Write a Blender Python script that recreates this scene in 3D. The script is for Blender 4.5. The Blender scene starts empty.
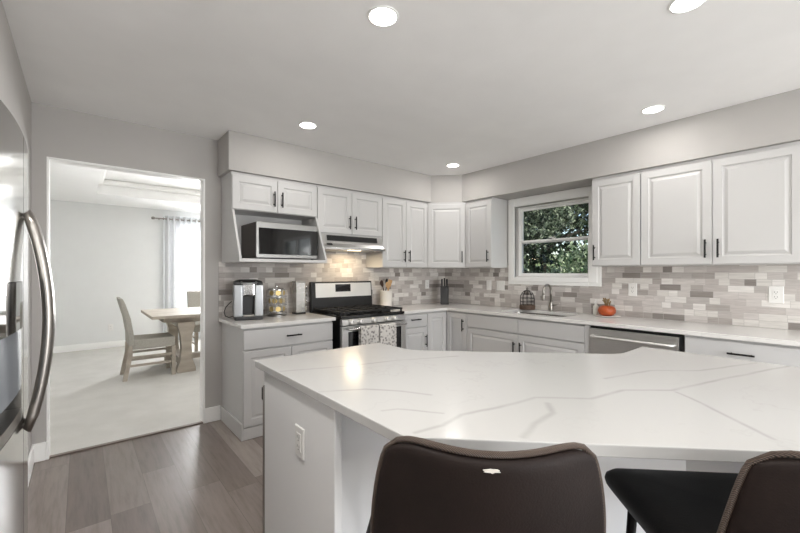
import bpy, bmesh, math, random
from mathutils import Vector, Matrix
PI = math.pi
random.seed(7)
S = bpy.context.scene
COL = S.collection

# ------------------------------------------------------------------ camera, world, sun, daylight, exposure
cam = bpy.data.cameras.new('camera')
camo = bpy.data.objects.new('camera', cam); COL.objects.link(camo)
camo.location = (-3.877, -3.678, 1.322)
camo.rotation_euler = (PI/2, 0, math.radians(50.18 - 90))
cam.sensor_width = 36; cam.lens = 382.4/800*36; cam.shift_y = 0.0075; cam.clip_start = .02
S.camera = camo
S.view_settings.view_transform = 'Standard'; S.view_settings.look = 'None'
S.view_settings.exposure = 0.1; S.view_settings.gamma = 1
S.cycles.use_denoising = True
S.cycles.max_bounces = 10; S.cycles.diffuse_bounces = 6; S.cycles.glossy_bounces = 5
S.cycles.sample_clamp_indirect = 8; S.cycles.caustics_reflective = False; S.cycles.caustics_refractive = False

W = bpy.data.worlds.new('sky'); S.world = W; W.use_nodes = True
nt = W.node_tree; bg = nt.nodes['Background']
sk = nt.nodes.new('ShaderNodeTexSky'); sk.sky_type = 'NISHITA'; sk.sun_disc = False
sk.sun_elevation = math.radians(48); sk.sun_rotation = math.radians(-135)
nt.links.new(sk.outputs[0], bg.inputs[0]); bg.inputs[1].default_value = .21
sun = bpy.data.lights.new('sun', 'SUN'); sun.energy = 6.0; sun.angle = .01; sun.color = (1, .95, .87)
suno = bpy.data.objects.new('sun', sun); COL.objects.link(suno)
suno.rotation_euler = Vector((.48, .50, -.72)).to_track_quat('-Z', 'Y').to_euler(); suno.location = (-6, -12, 8)

def area(name, loc, d, sx, sy, power, col):
    l = bpy.data.lights.new(name, 'AREA'); l.shape = 'RECTANGLE'; l.size = sx; l.size_y = sy; l.energy = power; l.color = col
    o = bpy.data.objects.new(name, l); COL.objects.link(o); o.location = loc
    o.rotation_euler = Vector(d).to_track_quat('-Z', 'Z').to_euler(); return o
area('daylight_patio_door', (-2.1, -7.22, 1.15), (0, 1, 0), 2.7, 2.0, 160, (.97, .98, 1))
area('added_breakfast_daylight', (.17, -5.7, 1.5), (-1, 0, 0), 1.5, 1.3, 15, (.93, .96, 1))  # added light at an invented window, out of view on the right
area('added_left_daylight', (-4.26, -5.5, 1.32), (1, 0, 0), 1.9, 1.55, 25, (.96, .98, 1))  # daylight added from the left to brighten the island side panel
area('daylight_dining_window', (-1.65, 4.95, 1.45), (0, -1, 0), 1.5, 1.5, 540, (.99, .99, 1))

# ------------------------------------------------------------------ materials
MATS = {}
def s2l(c): return tuple((x/12.92 if x <= .04045 else ((x+.055)/1.055)**2.4) for x in c)
def rgb(r, g, b): return s2l((r/255, g/255, b/255)) + (1,)
class NT:
    def __init__(s, name, rough=.5, metal=0, spec=.5):
        m = bpy.data.materials.new(name); m.use_nodes = True; s.m = m; s.t = m.node_tree
        s.b = s.t.nodes['Principled BSDF']
        s.b.inputs['Roughness'].default_value = rough; s.b.inputs['Metallic'].default_value = metal
        s.b.inputs['Specular IOR Level'].default_value = spec
    def n(s, kind, **kw):
        nd = s.t.nodes.new('ShaderNode'+kind)
        for k, v in kw.items(): setattr(nd, k, v)
        return nd
    def l(s, a, b): s.t.links.new(a, b)
    def math(s, op, a, b=None, c=None):
        nd = s.n('Math', operation=op)
        for i, x in enumerate((a, b, c)):
            if x is None: continue
            if isinstance(x, (int, float)): nd.inputs[i].default_value = x
            else: s.l(x, nd.inputs[i])
        return nd.outputs[0]
    def comb(s, x, y, z):
        nd = s.n('CombineXYZ')
        for i, v in enumerate((x, y, z)):
            if isinstance(v, (int, float)): nd.inputs[i].default_value = v
            else: s.l(v, nd.inputs[i])
        return nd.outputs[0]
    def ramp(s, f, stops, interp='LINEAR'):
        nd = s.n('ValToRGB'); nd.color_ramp.interpolation = interp
        e = nd.color_ramp.elements
        while len(e) < len(stops): e.new(.5)
        for el, (p, c) in zip(e, stops): el.position = p; el.color = c
        s.l(f, nd.inputs[0]); return nd.outputs[0]
    def mix(s, f, a, b, blend='MIX'):
        nd = s.n('MixRGB', blend_type=blend)
        for i, v in enumerate((f, a, b)):
            if isinstance(v, (int, float)): nd.inputs[i].default_value = v
            elif isinstance(v, tuple): nd.inputs[i].default_value = v
            else: s.l(v, nd.inputs[i])
        return nd.outputs[0]
    def noise(s, vec, scale, detail=3, rough=.5):
        nd = s.n('TexNoise'); nd.inputs['Scale'].default_value = scale; nd.inputs['Detail'].default_value = detail
        nd.inputs['Roughness'].default_value = rough
        if vec is not None: s.l(vec, nd.inputs['Vector'])
        return nd.outputs[0]
    def obj(s): return s.n('TexCoord').outputs['Object']
    def map(s, vec, sc):
        nd = s.n('Mapping'); nd.inputs['Scale'].default_value = sc; s.l(vec, nd.inputs[0]); return nd.outputs[0]
    def bump(s, h, strength, dist=.002):
        nd = s.n('Bump'); nd.inputs['Strength'].default_value = strength; nd.inputs['Distance'].default_value = dist
        s.l(h, nd.inputs['Height']); s.l(nd.outputs[0], s.b.inputs['Normal'])
    def color(s, c):
        if isinstance(c, tuple): s.b.inputs['Base Color'].default_value = c
        else: s.l(c, s.b.inputs['Base Color'])

def plain(name, c, rough=.5, metal=0, var=.04, nscale=6, bump=0, bscale=80, stretch=(1, 1, 1), spec=.5):
    if name in MATS: return MATS[name]
    a = NT(name, rough, metal, spec); v = a.map(a.obj(), stretch)
    f = a.noise(v, nscale)
    lo = tuple(x*(1-var) for x in c[:3])+(1,); hi = tuple(min(1, x*(1+var)) for x in c[:3])+(1,)
    a.color(a.ramp(f, [(.3, lo), (.7, hi)]))
    if bump: a.bump(a.noise(v, bscale, 4), bump)
    MATS[name] = a.m; return a.m

WALLP = plain('greige wall paint', rgb(184, 181, 178), .8, var=.015, bump=.05, bscale=250, spec=.2)
CEILP = plain('textured ceiling paint', rgb(242, 241, 240), .9, var=.02, nscale=3, bump=.25, bscale=26, spec=.1)
TRIMP = plain('white trim paint', rgb(247, 247, 245), .4, var=.01)
DINEP = plain('pale dining wall paint', rgb(226, 227, 226), .85, var=.01, spec=.2)
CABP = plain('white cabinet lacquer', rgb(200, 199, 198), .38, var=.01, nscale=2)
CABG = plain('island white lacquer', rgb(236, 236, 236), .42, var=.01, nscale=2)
DARKIN = plain('shadowed cabinet gap', rgb(70, 68, 66), .8)
BLACKM = plain('matte black metal', rgb(24, 23, 22), .4, .6)
BLACKP = plain('black plastic', rgb(20, 20, 21), .35)
GLOSSB = plain('black glass', rgb(8, 8, 10), .05, var=.0, spec=.7)
STEEL = plain('brushed steel', rgb(190, 188, 184), .27, 1, var=.05, nscale=30, stretch=(1, 1, 14), bump=.02, bscale=60)
STEELH = plain('brushed steel horizontal grain', rgb(208, 207, 205), .3, 1, var=.06, nscale=24, stretch=(1, 1, 30))
DSTEEL = plain('warm dark steel', rgb(150, 145, 140), .32, 1, var=.05)
FSTEEL = plain('polished fridge steel', rgb(205, 204, 201), .14, 1, var=.02)
SILVER = plain('silver plastic', rgb(168, 170, 172), .3, .7)
IRON = plain('cast iron', rgb(26, 25, 25), .6, bump=.2)
BSTEEL = plain('bright brushed steel', rgb(226, 225, 222), .45, .8, var=.03)
GSTEEL = plain('grey steel', rgb(150, 149, 147), .35, 1, var=.04)
CHROME = plain('chrome', rgb(215, 215, 215), .12, 1, var=.01)
NICKEL = plain('brushed nickel', rgb(165, 162, 156), .28, 1)
MWSIDE = plain('brown grey metal casing', rgb(84, 74, 68), .45, .4)
CERAM = plain('white ceramic', rgb(232, 228, 222), .25)
PLATEP = plain('white switch plate plastic', rgb(232, 231, 228), .35, var=.005)
SLOT = plain('dark slot', rgb(70, 66, 62), .6)
ORANGE = plain('orange glazed pumpkin', rgb(170, 76, 32), .4, var=.15, nscale=18)
WOOD1 = plain('light spoon wood', rgb(196, 158, 112), .55, var=.12, stretch=(1, 1, .15), nscale=40)
WOOD2 = plain('dark spoon wood', rgb(62, 40, 28), .5, var=.1)
DINEW = plain('weathered grey oak', rgb(172, 163, 150), .55, var=.16, nscale=14, stretch=(.25, 1, 1))
FABRIC = plain('grey linen upholstery', rgb(172, 169, 160), .95, var=.07, nscale=60, bump=.15, bscale=400, spec=.1)
LEATHER = plain('dark brown leather', rgb(29, 20, 17), .62, spec=.22, var=.18, nscale=9, bump=.35, bscale=240)
LEATHB = plain('black leather seat', rgb(13, 12, 12), .6, spec=.25, var=.15, nscale=9, bump=.3, bscale=240)
SCUFF = plain('worn white leather', rgb(205, 200, 192), .8, var=.1)
GREENL = plain('dried stems', rgb(140, 118, 82), .7, var=.2)
GOLD = plain('gold foil pod lids', rgb(205, 180, 120), .35, .5, var=.2, nscale=30)
PODW = plain('cream pods', rgb(228, 222, 206), .5)
JARG = plain('pale spice jars', rgb(205, 196, 176), .3, var=.15)
CORDP = plain('black cord rubber', rgb(26, 26, 27), .5)
BARK = plain('bark', rgb(46, 40, 34), .9, var=.3)
CURT = None

def wood_stitch():
    a = NT('stitched leather piping', .5)
    o = a.obj(); w = a.n('TexWave'); w.inputs['Scale'].default_value = 150; w.inputs['Distortion'].default_value = .4
    w.bands_direction = 'DIAGONAL'; a.l(o, w.inputs[0])
    a.color(a.ramp(w.outputs[1], [(.35, rgb(46, 36, 31)), (.75, rgb(104, 88, 77))])); a.bump(w.outputs[1], .6, .004)
    return a.m
PIPING = wood_stitch()

def glassmat(name, tint=(1, 1, 1, 1), refl=.08, rough=0.0):
    a = NT(name); t = a.t; t.nodes.remove(a.b)
    tr = a.n('BsdfTransparent'); tr.inputs[0].default_value = tint
    gl = a.n('BsdfGlossy'); gl.inputs['Roughness'].default_value = rough
    lw = a.n('LayerWeight'); lw.inputs[0].default_value = .25
    f = a.math('MULTIPLY_ADD', lw.outputs['Fresnel'], .6, refl)
    mx = a.n('MixShader'); a.l(f, mx.inputs[0]); a.l(tr.outputs[0], mx.inputs[1]); a.l(gl.outputs[0], mx.inputs[2])
    a.l(mx.outputs[0], t.nodes['Material Output'].inputs[0]); return a.m
GLASS = glassmat('window glass', refl=.0)
CGLASS = glassmat('clear bottle glass', (.86, .92, .88, 1), .08)

def emis(name, c, st):
    a = NT(name); a.b.inputs['Emission Color'].default_value = c; a.b.inputs['Emission Strength'].default_value = st
    n = a.noise(a.obj(), 4); a.color(a.ramp(n, [(0, c), (1, c)])); return a.m
LAMPM = emis('glowing led lens', (1, .97, .92, 1), 9)
HOODM = emis('glowing hood bulb', (1, .82, .55, 1), 3)
CLOCK = emis('oven clock digits', (.3, .75, .9, 1), 1.2)

def curtain_mat():
    a = NT('sheer white curtain', .9); t = a.t
    n = a.noise(a.map(a.obj(), (60, 60, 2)), 3); c = a.ramp(n, [(.3, rgb(214, 217, 220)), (.7, rgb(232, 234, 236))])
    a.color(c)
    tl = a.n('BsdfTranslucent'); a.l(c, tl.inputs[0])
    mx = a.n('MixShader'); mx.inputs[0].default_value = .06
    a.l(a.b.outputs[0], mx.inputs[1]); a.l(tl.outputs[0], mx.inputs[2]); a.l(mx.outputs[0], t.nodes['Material Output'].inputs[0])
    return a.m
CURT = curtain_mat()

def tile_mat(name, axis):
    a = NT(name, .5, spec=.3)
    sp = a.n('SeparateXYZ'); a.l(a.obj(), sp.inputs[0])
    L = sp.outputs[axis]; Z = sp.outputs[2]
    rz = a.math('DIVIDE', Z, .0508); row = a.math('FLOOR', rz); fz = a.math('FRACT', rz)
    wn = a.n('TexWhiteNoise', noise_dimensions='1D'); a.l(row, wn.inputs['W'])
    off = a.math('MULTIPLY', wn.outputs[0], 3.7)
    cl = a.math('ADD', a.math('DIVIDE', L, .152), off); col = a.math('FLOOR', cl); fc = a.math('FRACT', cl)
    # split some tiles in two for the random strip mosaic look
    w2 = a.n('TexWhiteNoise', noise_dimensions='2D'); a.l(a.comb(a.math('ADD', col, 31.3), row, 0), w2.inputs['Vector'])
    spl = a.math('GREATER_THAN', w2.outputs[0], .45)
    half = a.math('GREATER_THAN', fc, .56)
    sub = a.math('MULTIPLY', spl, half)
    w3 = a.n('TexWhiteNoise', noise_dimensions='2D'); a.l(a.comb(a.math('ADD', col, a.math('MULTIPLY', sub, .5)), a.math('MULTIPLY', row, 1.37), 0), w3.inputs['Vector'])
    base = a.ramp(w3.outputs[0], [(0, rgb(144, 138, 134)), (.06, rgb(174, 168, 164)), (.22, rgb(192, 186, 183)), (.42, rgb(205, 200, 197)),
                                  (.6, rgb(217, 214, 210)), (.8, rgb(227, 224, 221)), (.92, rgb(186, 181, 178))], 'CONSTANT')
    st = a.noise(a.comb(a.math('MULTIPLY', L, 9), a.math('MULTIPLY', w3.outputs[0], 40), a.math('MULTIPLY', Z, 130)), 1, 3)
    c = a.mix(1, base, a.ramp(st, [(.25, (.80, .79, .78, 1)), (.7, (1.06, 1.05, 1.04, 1))]), 'MULTIPLY')
    g1 = a.math('LESS_THAN', fz, .045)
    g2 = a.math('LESS_THAN', fc, .016)
    g3 = a.math('MULTIPLY', spl, a.math('COMPARE', fc, .56, .009))
    g = a.math('MAXIMUM', g1, a.math('MAXIMUM', g2, g3))
    a.color(a.mix(g, c, rgb(186, 182, 178)))
    a.bump(a.math('SUBTRACT', 1, g), .35, .003); return a.m
TILEA = tile_mat('strip mosaic tile along the stove wall', 0)
TILEB = tile_mat('strip mosaic tile along the sink wall', 1)

def plank_mat():
    a = NT('grey vinyl planks', .33)
    sp = a.n('SeparateXYZ'); a.l(a.obj(), sp.inputs[0])
    X, Y = sp.outputs[0], sp.outputs[1]
    rx = a.math('DIVIDE', a.math('ADD', X, .055), .185); row = a.math('FLOOR', rx); fx = a.math('FRACT', rx)
    wn = a.n('TexWhiteNoise', noise_dimensions='1D'); a.l(row, wn.inputs['W'])
    cy = a.math('ADD', a.math('DIVIDE', Y, 1.22), a.math('MULTIPLY', wn.outputs[0], 5)); col = a.math('FLOOR', cy); fy = a.math('FRACT', cy)
    w2 = a.n('TexWhiteNoise', noise_dimensions='2D'); a.l(a.comb(row, col, 0), w2.inputs['Vector'])
    base = a.ramp(w2.outputs[0], [(0, rgb(112, 100, 95)), (.25, rgb(126, 115, 109)), (.5, rgb(138, 127, 121)), (.75, rgb(156, 146, 139)), (.9, rgb(178, 169, 161))], 'CONSTANT')
    gr = a.noise(a.comb(a.math('MULTIPLY', X, 26), a.math('MULTIPLY', Y, 2.2), a.math('MULTIPLY', w2.outputs[0], 60)), 1.6, 6, .65)
    c = a.mix(1, base, a.ramp(gr, [(.25, (.66, .65, .64, 1)), (.5, (.95, .95, .95, 1)), (.75, (1.12, 1.12, 1.12, 1))]), 'MULTIPLY')
    g = a.math('MAXIMUM', a.math('LESS_THAN', fx, .012), a.math('LESS_THAN', fy, .002))
    a.color(a.mix(a.math('MULTIPLY', g, .6), c, rgb(70, 62, 56)))
    a.bump(gr, .12, .002); return a.m
PLANK = plank_mat()

def carpet_mat():
    a = NT('pale carpet', 1, spec=.05); o = a.obj()
    n1 = a.noise(o, 4, 4); n2 = a.noise(o, 300, 3)
    a.color(a.mix(.5, a.ramp(n1, [(.3, rgb(198, 196, 190)), (.7, rgb(216, 214, 209))]), a.ramp(n2, [(.3, rgb(188, 186, 180)), (.7, rgb(226, 224, 220))])))
    a.bump(n2, .5, .006); return a.m
CARPET = carpet_mat()

VEINS = [([(-3.24, -2.15), (-3.057, -2.226), (-2.733, -2.313), (-2.468, -2.423)], .007, .55),
 ([(-3.25, -2.50), (-3.117, -2.57), (-3.032, -2.67), (-2.979, -2.763)], .006, .7),
 ([(-3.194, -2.778), (-3.151, -2.795), (-3.073, -2.904)], .005, .6),
 ([(-3.224, -2.958), (-3.138, -2.969), (-3.037, -2.945), (-2.905, -2.98), (-2.738, -3.004), (-2.614, -3.122), (-2.431, -3.157), (-2.302, -3.265), (-1.927, -3.362), (-1.487, -3.491)], .007, .6),
 ([(-2.319, -3.279), (-2.388, -3.365), (-2.497, -3.471), (-2.574, -3.546)], .006, .6),
 ([(-2.33, -3.05), (-2.06, -3.123), (-1.903, -3.253), (-1.546, -3.379)], .007, .5),
 ([(-3.034, -3.147), (-2.941, -3.119), (-2.824, -3.107), (-2.76, -3.06)], .009, .55)]
def quartz_mat(name, veins, base):
    a = NT(name, .17); o = a.obj()
    ns = a.n('TexNoise'); ns.inputs['Scale'].default_value = 5; ns.inputs['Detail'].default_value = 3; a.l(o, ns.inputs[0])
    off = a.n('VectorMath', operation='MULTIPLY_ADD'); a.l(ns.outputs[1], off.inputs[0]); off.inputs[1].default_value = (.022, .022, 0); 
    mv = a.n('VectorMath', operation='MULTIPLY_ADD'); a.l(o, mv.inputs[0]); mv.inputs[1].default_value = (1, 1, 0); mv.inputs[2].default_value = (-.011, -.011, 0)
    a.l(mv.outputs[0], off.inputs[2]); P = off.outputs[0]
    tot = None
    for pts, wd, st in veins:
        dm = None
        for p, q in zip(pts, pts[1:]):
            ba = Vector((q[0]-p[0], q[1]-p[1], 0))
            pa = a.n('VectorMath', operation='SUBTRACT'); a.l(P, pa.inputs[0]); pa.inputs[1].default_value = (p[0], p[1], 0)
            dt = a.n('VectorMath', operation='DOT_PRODUCT'); a.l(pa.outputs[0], dt.inputs[0]); dt.inputs[1].default_value = ba/ba.length_squared
            cl = a.n('Clamp'); a.l(dt.outputs['Value'], cl.inputs[0])
            sc = a.n('VectorMath', operation='SCALE'); sc.inputs[0].default_value = ba; a.l(cl.outputs[0], sc.inputs['Scale'])
            ds = a.n('VectorMath', operation='DISTANCE'); a.l(pa.outputs[0], ds.inputs[0]); a.l(sc.outputs[0], ds.inputs[1])
            dm = ds.outputs['Value'] if dm is None else a.math('MINIMUM', dm, ds.outputs['Value'])
        mr = a.n('MapRange', interpolation_type='SMOOTHSTEP'); a.l(dm, mr.inputs[0])
        mr.inputs[1].default_value = 0; mr.inputs[2].default_value = wd*2.0; mr.inputs[3].default_value = st; mr.inputs[4].default_value = 0
        tot = mr.outputs[0] if tot is None else a.math('MAXIMUM', tot, mr.outputs[0])
    # faint fine background veining
    n1 = a.noise(P, 2.2, 5, .6); v = a.math('ABSOLUTE', a.math('SUBTRACT', n1, .5))
    f = a.n('MapRange', interpolation_type='SMOOTHSTEP'); a.l(v, f.inputs[0]); f.inputs[1].default_value = 0; f.inputs[2].default_value = .012
    f.inputs[3].default_value = .14; f.inputs[4].default_value = 0
    n2 = a.noise(o, 1.7, 2); msk = a.ramp(n2, [(.45, (0, 0, 0, 1)), (.62, (1, 1, 1, 1))])
    fv = a.math('MULTIPLY', f.outputs[0], msk)
    brk = a.ramp(a.noise(o, 9, 3), [(.3, (.45, .45, .45, 1)), (.6, (1, 1, 1, 1))])
    m = fv if tot is None else a.math('MAXIMUM', a.math('MULTIPLY', tot, brk), fv)
    a.color(a.mix(m, base, rgb(160, 158, 156))); return a.m
QUARTZI = quartz_mat('white quartz with grey veins', VEINS, rgb(192, 191, 189))
QUARTZ = quartz_mat('white quartz', [], rgb(226, 224, 221))

def towel_mat():
    a = NT('grey patterned towel cloth', .95, spec=.1); o = a.obj()
    v = a.n('TexVoronoi'); v.inputs['Scale'].default_value = 38; a.l(o, v.inputs[0])
    n = a.noise(o, 50, 3)
    f = a.math('ADD', v.outputs['Distance'], a.math('MULTIPLY', n, .5))
    a.color(a.ramp(f, [(.36, rgb(118, 115, 113)), (.55, rgb(164, 160, 156)), (.8, rgb(214, 210, 205))])); return a.m
TOWEL = towel_mat()

def leaf_mat(name, c1, c2):
    a = NT(name, .5); t = a.t
    n = a.noise(a.obj(), 7, 3); c = a.ramp(n, [(.42, c1), (.66, c2)]); a.color(c)  # pale noise speckle puts sunlit leaves into the colour
    tl = a.n('BsdfTranslucent'); a.l(c, tl.inputs[0]); mx = a.n('MixShader'); mx.inputs[0].default_value = .3
    a.l(a.b.outputs[0], mx.inputs[1]); a.l(tl.outputs[0], mx.inputs[2]); a.l(mx.outputs[0], t.nodes['Material Output'].inputs[0]); return a.m
LEAFD = leaf_mat('dark evergreen leaves', rgb(26, 36, 30), rgb(78, 92, 70))
LEAFM = leaf_mat('mid green leaves', rgb(38, 52, 38), rgb(168, 180, 152))
LEAFB = leaf_mat('bright green leaves', rgb(62, 92, 54), rgb(198, 210, 176))
GRASS = plain('lawn grass', rgb(104, 118, 74), .9, var=.3, nscale=3)

# ------------------------------------------------------------------ mesh helpers
class MB:
    def __init__(s): s.b = bmesh.new()
    def poly(s, vs): return s.b.faces.new(vs)
    def V(s, co): return s.b.verts.new(co)
    def box(s, x0, x1, y0, y1, z0, z1, bev=0):
        vs = [s.V((x, y, z)) for z in (z0, z1) for y in (y0, y1) for x in (x0, x1)]
        F = [(0, 2, 3, 1), (4, 5, 7, 6), (0, 1, 5, 4), (2, 6, 7, 3), (0, 4, 6, 2), (1, 3, 7, 5)]
        fs = [s.poly([vs[i] for i in f]) for f in F]
        if bev:
            es = list({e for f in fs for e in f.edges})
            bmesh.ops.bevel(s.b, geom=es, offset=bev, segments=2, profile=.7, affect='EDGES')
        return s
    def prism(s, pts, z0, z1, axis='z', bev=0):
        def m(p, h):
            return (p[0], p[1], h) if axis == 'z' else ((p[0], h, p[1]) if axis == 'y' else (h, p[0], p[1]))
        lo = [s.V(m(p, z0)) for p in pts]; hi = [s.V(m(p, z1)) for p in pts]; n = len(pts)
        fs = [s.poly(lo), s.poly(hi)] + [s.poly([lo[i], lo[(i+1) % n], hi[(i+1) % n], hi[i]]) for i in range(n)]
        bmesh.ops.recalc_face_normals(s.b, faces=fs)
        if bev:
            es = [e for e in fs[1].edges] + [e for e in fs[0].edges]
            bmesh.ops.bevel(s.b, geom=es, offset=bev, segments=2, profile=.7, affect='EDGES')
        return s
    def lathe(s, prof, c=(0, 0, 0), n=24, axis='z'):
        rings = []
        for r, h in prof:
            ring = []
            for i in range(n):
                a = 2*PI*i/n; x, y = r*math.cos(a), r*math.sin(a)
                p = {'z': (x, y, h), 'y': (x, h, y), 'x': (h, x, y)}[axis]
                ring.append(s.V((c[0]+p[0], c[1]+p[1], c[2]+p[2])))
            rings.append(ring)
        fs = []
        for A, B in zip(rings, rings[1:]):
            for i in range(n): fs.append(s.poly([A[i], A[(i+1) % n], B[(i+1) % n], B[i]]))
        fs.append(s.poly(rings[0])); fs.append(s.poly(rings[-1]))
        bmesh.ops.recalc_face_normals(s.b, faces=fs); return s
    def cyl(s, r, h0, h1, c=(0, 0, 0), n=20, axis='z'):
        return s.lathe([(r, h0), (r, h1)], c, n, axis)
    def tube(s, pts, r, n=10, closed=False):
        pts = [Vector(p) for p in pts]; rs = r if isinstance(r, (list, tuple)) else [r]*len(pts); rings = []
        up = None; N = len(pts)
        for i, p in enumerate(pts):
            a = pts[(i-1) % N] if closed or i > 0 else p; b = pts[(i+1) % N] if closed or i < N-1 else p
            t = (b-a).normalized()
            if up is None:
                up = Vector((0, 0, 1)) if abs(t.z) < .9 else Vector((1, 0, 0))
            u = (up - t*up.dot(t)).normalized(); up = u; w = t.cross(u)
            rings.append([s.V(p + (u*math.cos(2*PI*k/n)+w*math.sin(2*PI*k/n))*rs[i]) for k in range(n)])
        fs = []
        pr = list(zip(rings, rings[1:])) + ([(rings[-1], rings[0])] if closed else [])
        for A, B in pr:
            for k in range(n): fs.append(s.poly([A[k], A[(k+1) % n], B[(k+1) % n], B[k]]))
        if not closed: fs.append(s.poly(rings[0])); fs.append(s.poly(rings[-1]))
        bmesh.ops.recalc_face_normals(s.b, faces=fs); return s
    def rings(s, R, cap0=True, cap1=True):
        """R: list of closed loops of points with equal counts"""
        Q = [[s.V(p) for p in r] for r in R]; n = len(Q[0]); fs = []
        for A, B in zip(Q, Q[1:]):
            for k in range(n): fs.append(s.poly([A[k], A[(k+1) % n], B[(k+1) % n], B[k]]))
        if cap0: fs.append(s.poly(Q[0]))
        if cap1: fs.append(s.poly(Q[-1]))
        bmesh.ops.recalc_face_normals(s.b, faces=fs); return s
    def panel(s, x0, x1, z0, z1, yf, t, border=.055, raised=True):
        """a cabinet door front facing -y: moulded raised panel"""
        def rect(i, y): return [(x0+i, y, z0+i), (x1-i, y, z0+i), (x1-i, y, z1-i), (x0+i, y, z1-i)]
        R = [rect(0, yf+t), rect(0, yf+.003), rect(.003, yf)]
        if raised: R += [rect(border, yf), rect(border+.005, yf+.009), rect(border+.013, yf+.010), rect(border+.034, yf+.001)]
        return s.rings(R)
    def build(s, name, mat, parent=None, smooth=False, loc=None, bevel=0, sub=0, solid=0):
        me = bpy.data.meshes.new(name); s.b.to_mesh(me); s.b.free()
        o = bpy.data.objects.new(name, me); COL.objects.link(o); me.materials.append(mat)
        if smooth:
            for p in me.polygons: p.use_smooth = True
        if parent: o.parent = parent
        if loc: o.location = loc
        if solid:
            m = o.modifiers.new('t', 'SOLIDIFY'); m.thickness = solid; m.offset = 0
        if bevel:
            m = o.modifiers.new('b', 'BEVEL'); m.width = bevel; m.segments = 2; m.limit_method = 'ANGLE'
        if sub:
            m = o.modifiers.new('s', 'SUBSURF'); m.levels = sub; m.render_levels = sub
        return o
def autosmooth(o, ang=40):
    me = o.data
    for p in me.polygons: p.use_smooth = True
    bm = bmesh.new(); bm.from_mesh(me)
    for e in bm.edges:
        if len(e.link_faces) == 2 and e.calc_face_angle(0) > math.radians(ang): e.smooth = False
    bm.to_mesh(me); bm.free(); return o
def tag(o, label, cat, group=None):
    o['label'] = label; o['category'] = cat
    if group: o['group'] = group
    return o
def thing(name, label, cat, loc=(0, 0, 0), rz=0, group=None):
    o = bpy.data.objects.new(name, None); COL.objects.link(o); o.empty_display_size = .1
    o.location = loc; o.rotation_euler = (0, 0, rz); return tag(o, label, cat, group)
def struct(name, mb, mat, parent=None, **k):
    o = mb.build(name, mat, parent, **k)
    if parent is None: o['kind'] = 'structure'
    return o
def kids(o): return [c for c in COL.objects if c.parent == o]
def dup(o, parent=None):
    c = o.copy(); COL.objects.link(c)
    if parent: c.parent = parent
    for ch in kids(o): dup(ch, c)
    return c
box = lambda *a, **k: MB().box(*a, **k)

# ------------------------------------------------------------------ the room shell
ZC, ZS = 2.505, 2.178
XL = -4.142
YB = -7.1
struct('floor', box(-4.98, .2, YB-.15, .02, -.06, 0), PLANK)
struct('floor_dining', box(-5.5, .3, .02, 4.9, -.06, .006), CARPET)
struct('floor_bounce', box(-4.142, 0, YB, -4.75, .0005, .008), CARPET)  # pale carpet laid out of view to bounce light up to the ceiling
struct('trim_1', box(-4.066, -3.041, .0, .035, 0, .011, bev=.003), plain('grey threshold strip', rgb(122, 110, 102), .5))
struct('ceiling', box(-4.98, .2, YB-.15, .05, ZC, ZC+.12), CEILP)
# tray ceiling over the dining room
cd = MB()
cd.box(-5.5, -3.70, .05, 4.9, ZC, ZC+.5); cd.box(-1.2, .3, .05, 4.9, ZC, ZC+.5)
cd.box(-3.70, -1.2, .05, 1.2, ZC, ZC+.5); cd.box(-3.70, -1.2, 3.63, 4.9, ZC, ZC+.5)
cd.box(-3.70, -1.2, 1.2, 3.63, ZC+.22, ZC+.5)
struct('ceiling_dining', cd, plain('white dining ceiling paint', rgb(246, 246, 245), .9, var=.01))
tm = MB()
for (x0, x1, y0, y1) in ((-3.699, -1.201, 3.55, 3.629), (-3.699, -1.201, 1.201, 1.28), (-3.699, -3.62, 1.28, 3.55), (-1.28, -1.201, 1.28, 3.55)):
    tm.box(x0, x1, y0, y1, ZC+.14, ZC+.219)
struct('trim_2', tm, TRIMP, bevel=.02)
# stove wall with the wide doorway to the dining room
wb = MB(); T = .11
wb.box(-4.98, -4.066, 0, T, 0, ZC); wb.box(-3.041, .0, 0, T, 0, ZC); wb.box(-4.066, -3.041, 0, T, 2.143, ZC)
struct('wall_back', wb, WALLP)
jm = MB()
jm.box(-3.055, -3.041, -.004, T+.004, .012, 2.143); jm.box(-4.066, -4.052, -.004, T+.004, .012, 2.143); jm.box(-4.052, -3.055, -.004, T+.004, 2.129, 2.143)
struct('trim_3', jm, TRIMP, bevel=.003)
# window wall
wr = MB(); WY0, WY1, WZ0, WZ1 = -1.965, -1.13, 1.275, 2.075
wr.box(0, .16, WY1, .11, 0, ZC); wr.box(0, .16, -4.9, WY0, 0, ZC); wr.box(0, .16, WY0, WY1, 0, WZ0); wr.box(0, .16, WY0, WY1, WZ1, ZC)
wr.box(0, .16, -6.5, -4.9, 0, .85); wr.box(0, .16, -6.5, -4.9, 2.15, ZC); wr.box(0, .16, YB-.15, -6.5, 0, ZC)
struct('wall_right', wr, WALLP)
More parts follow.
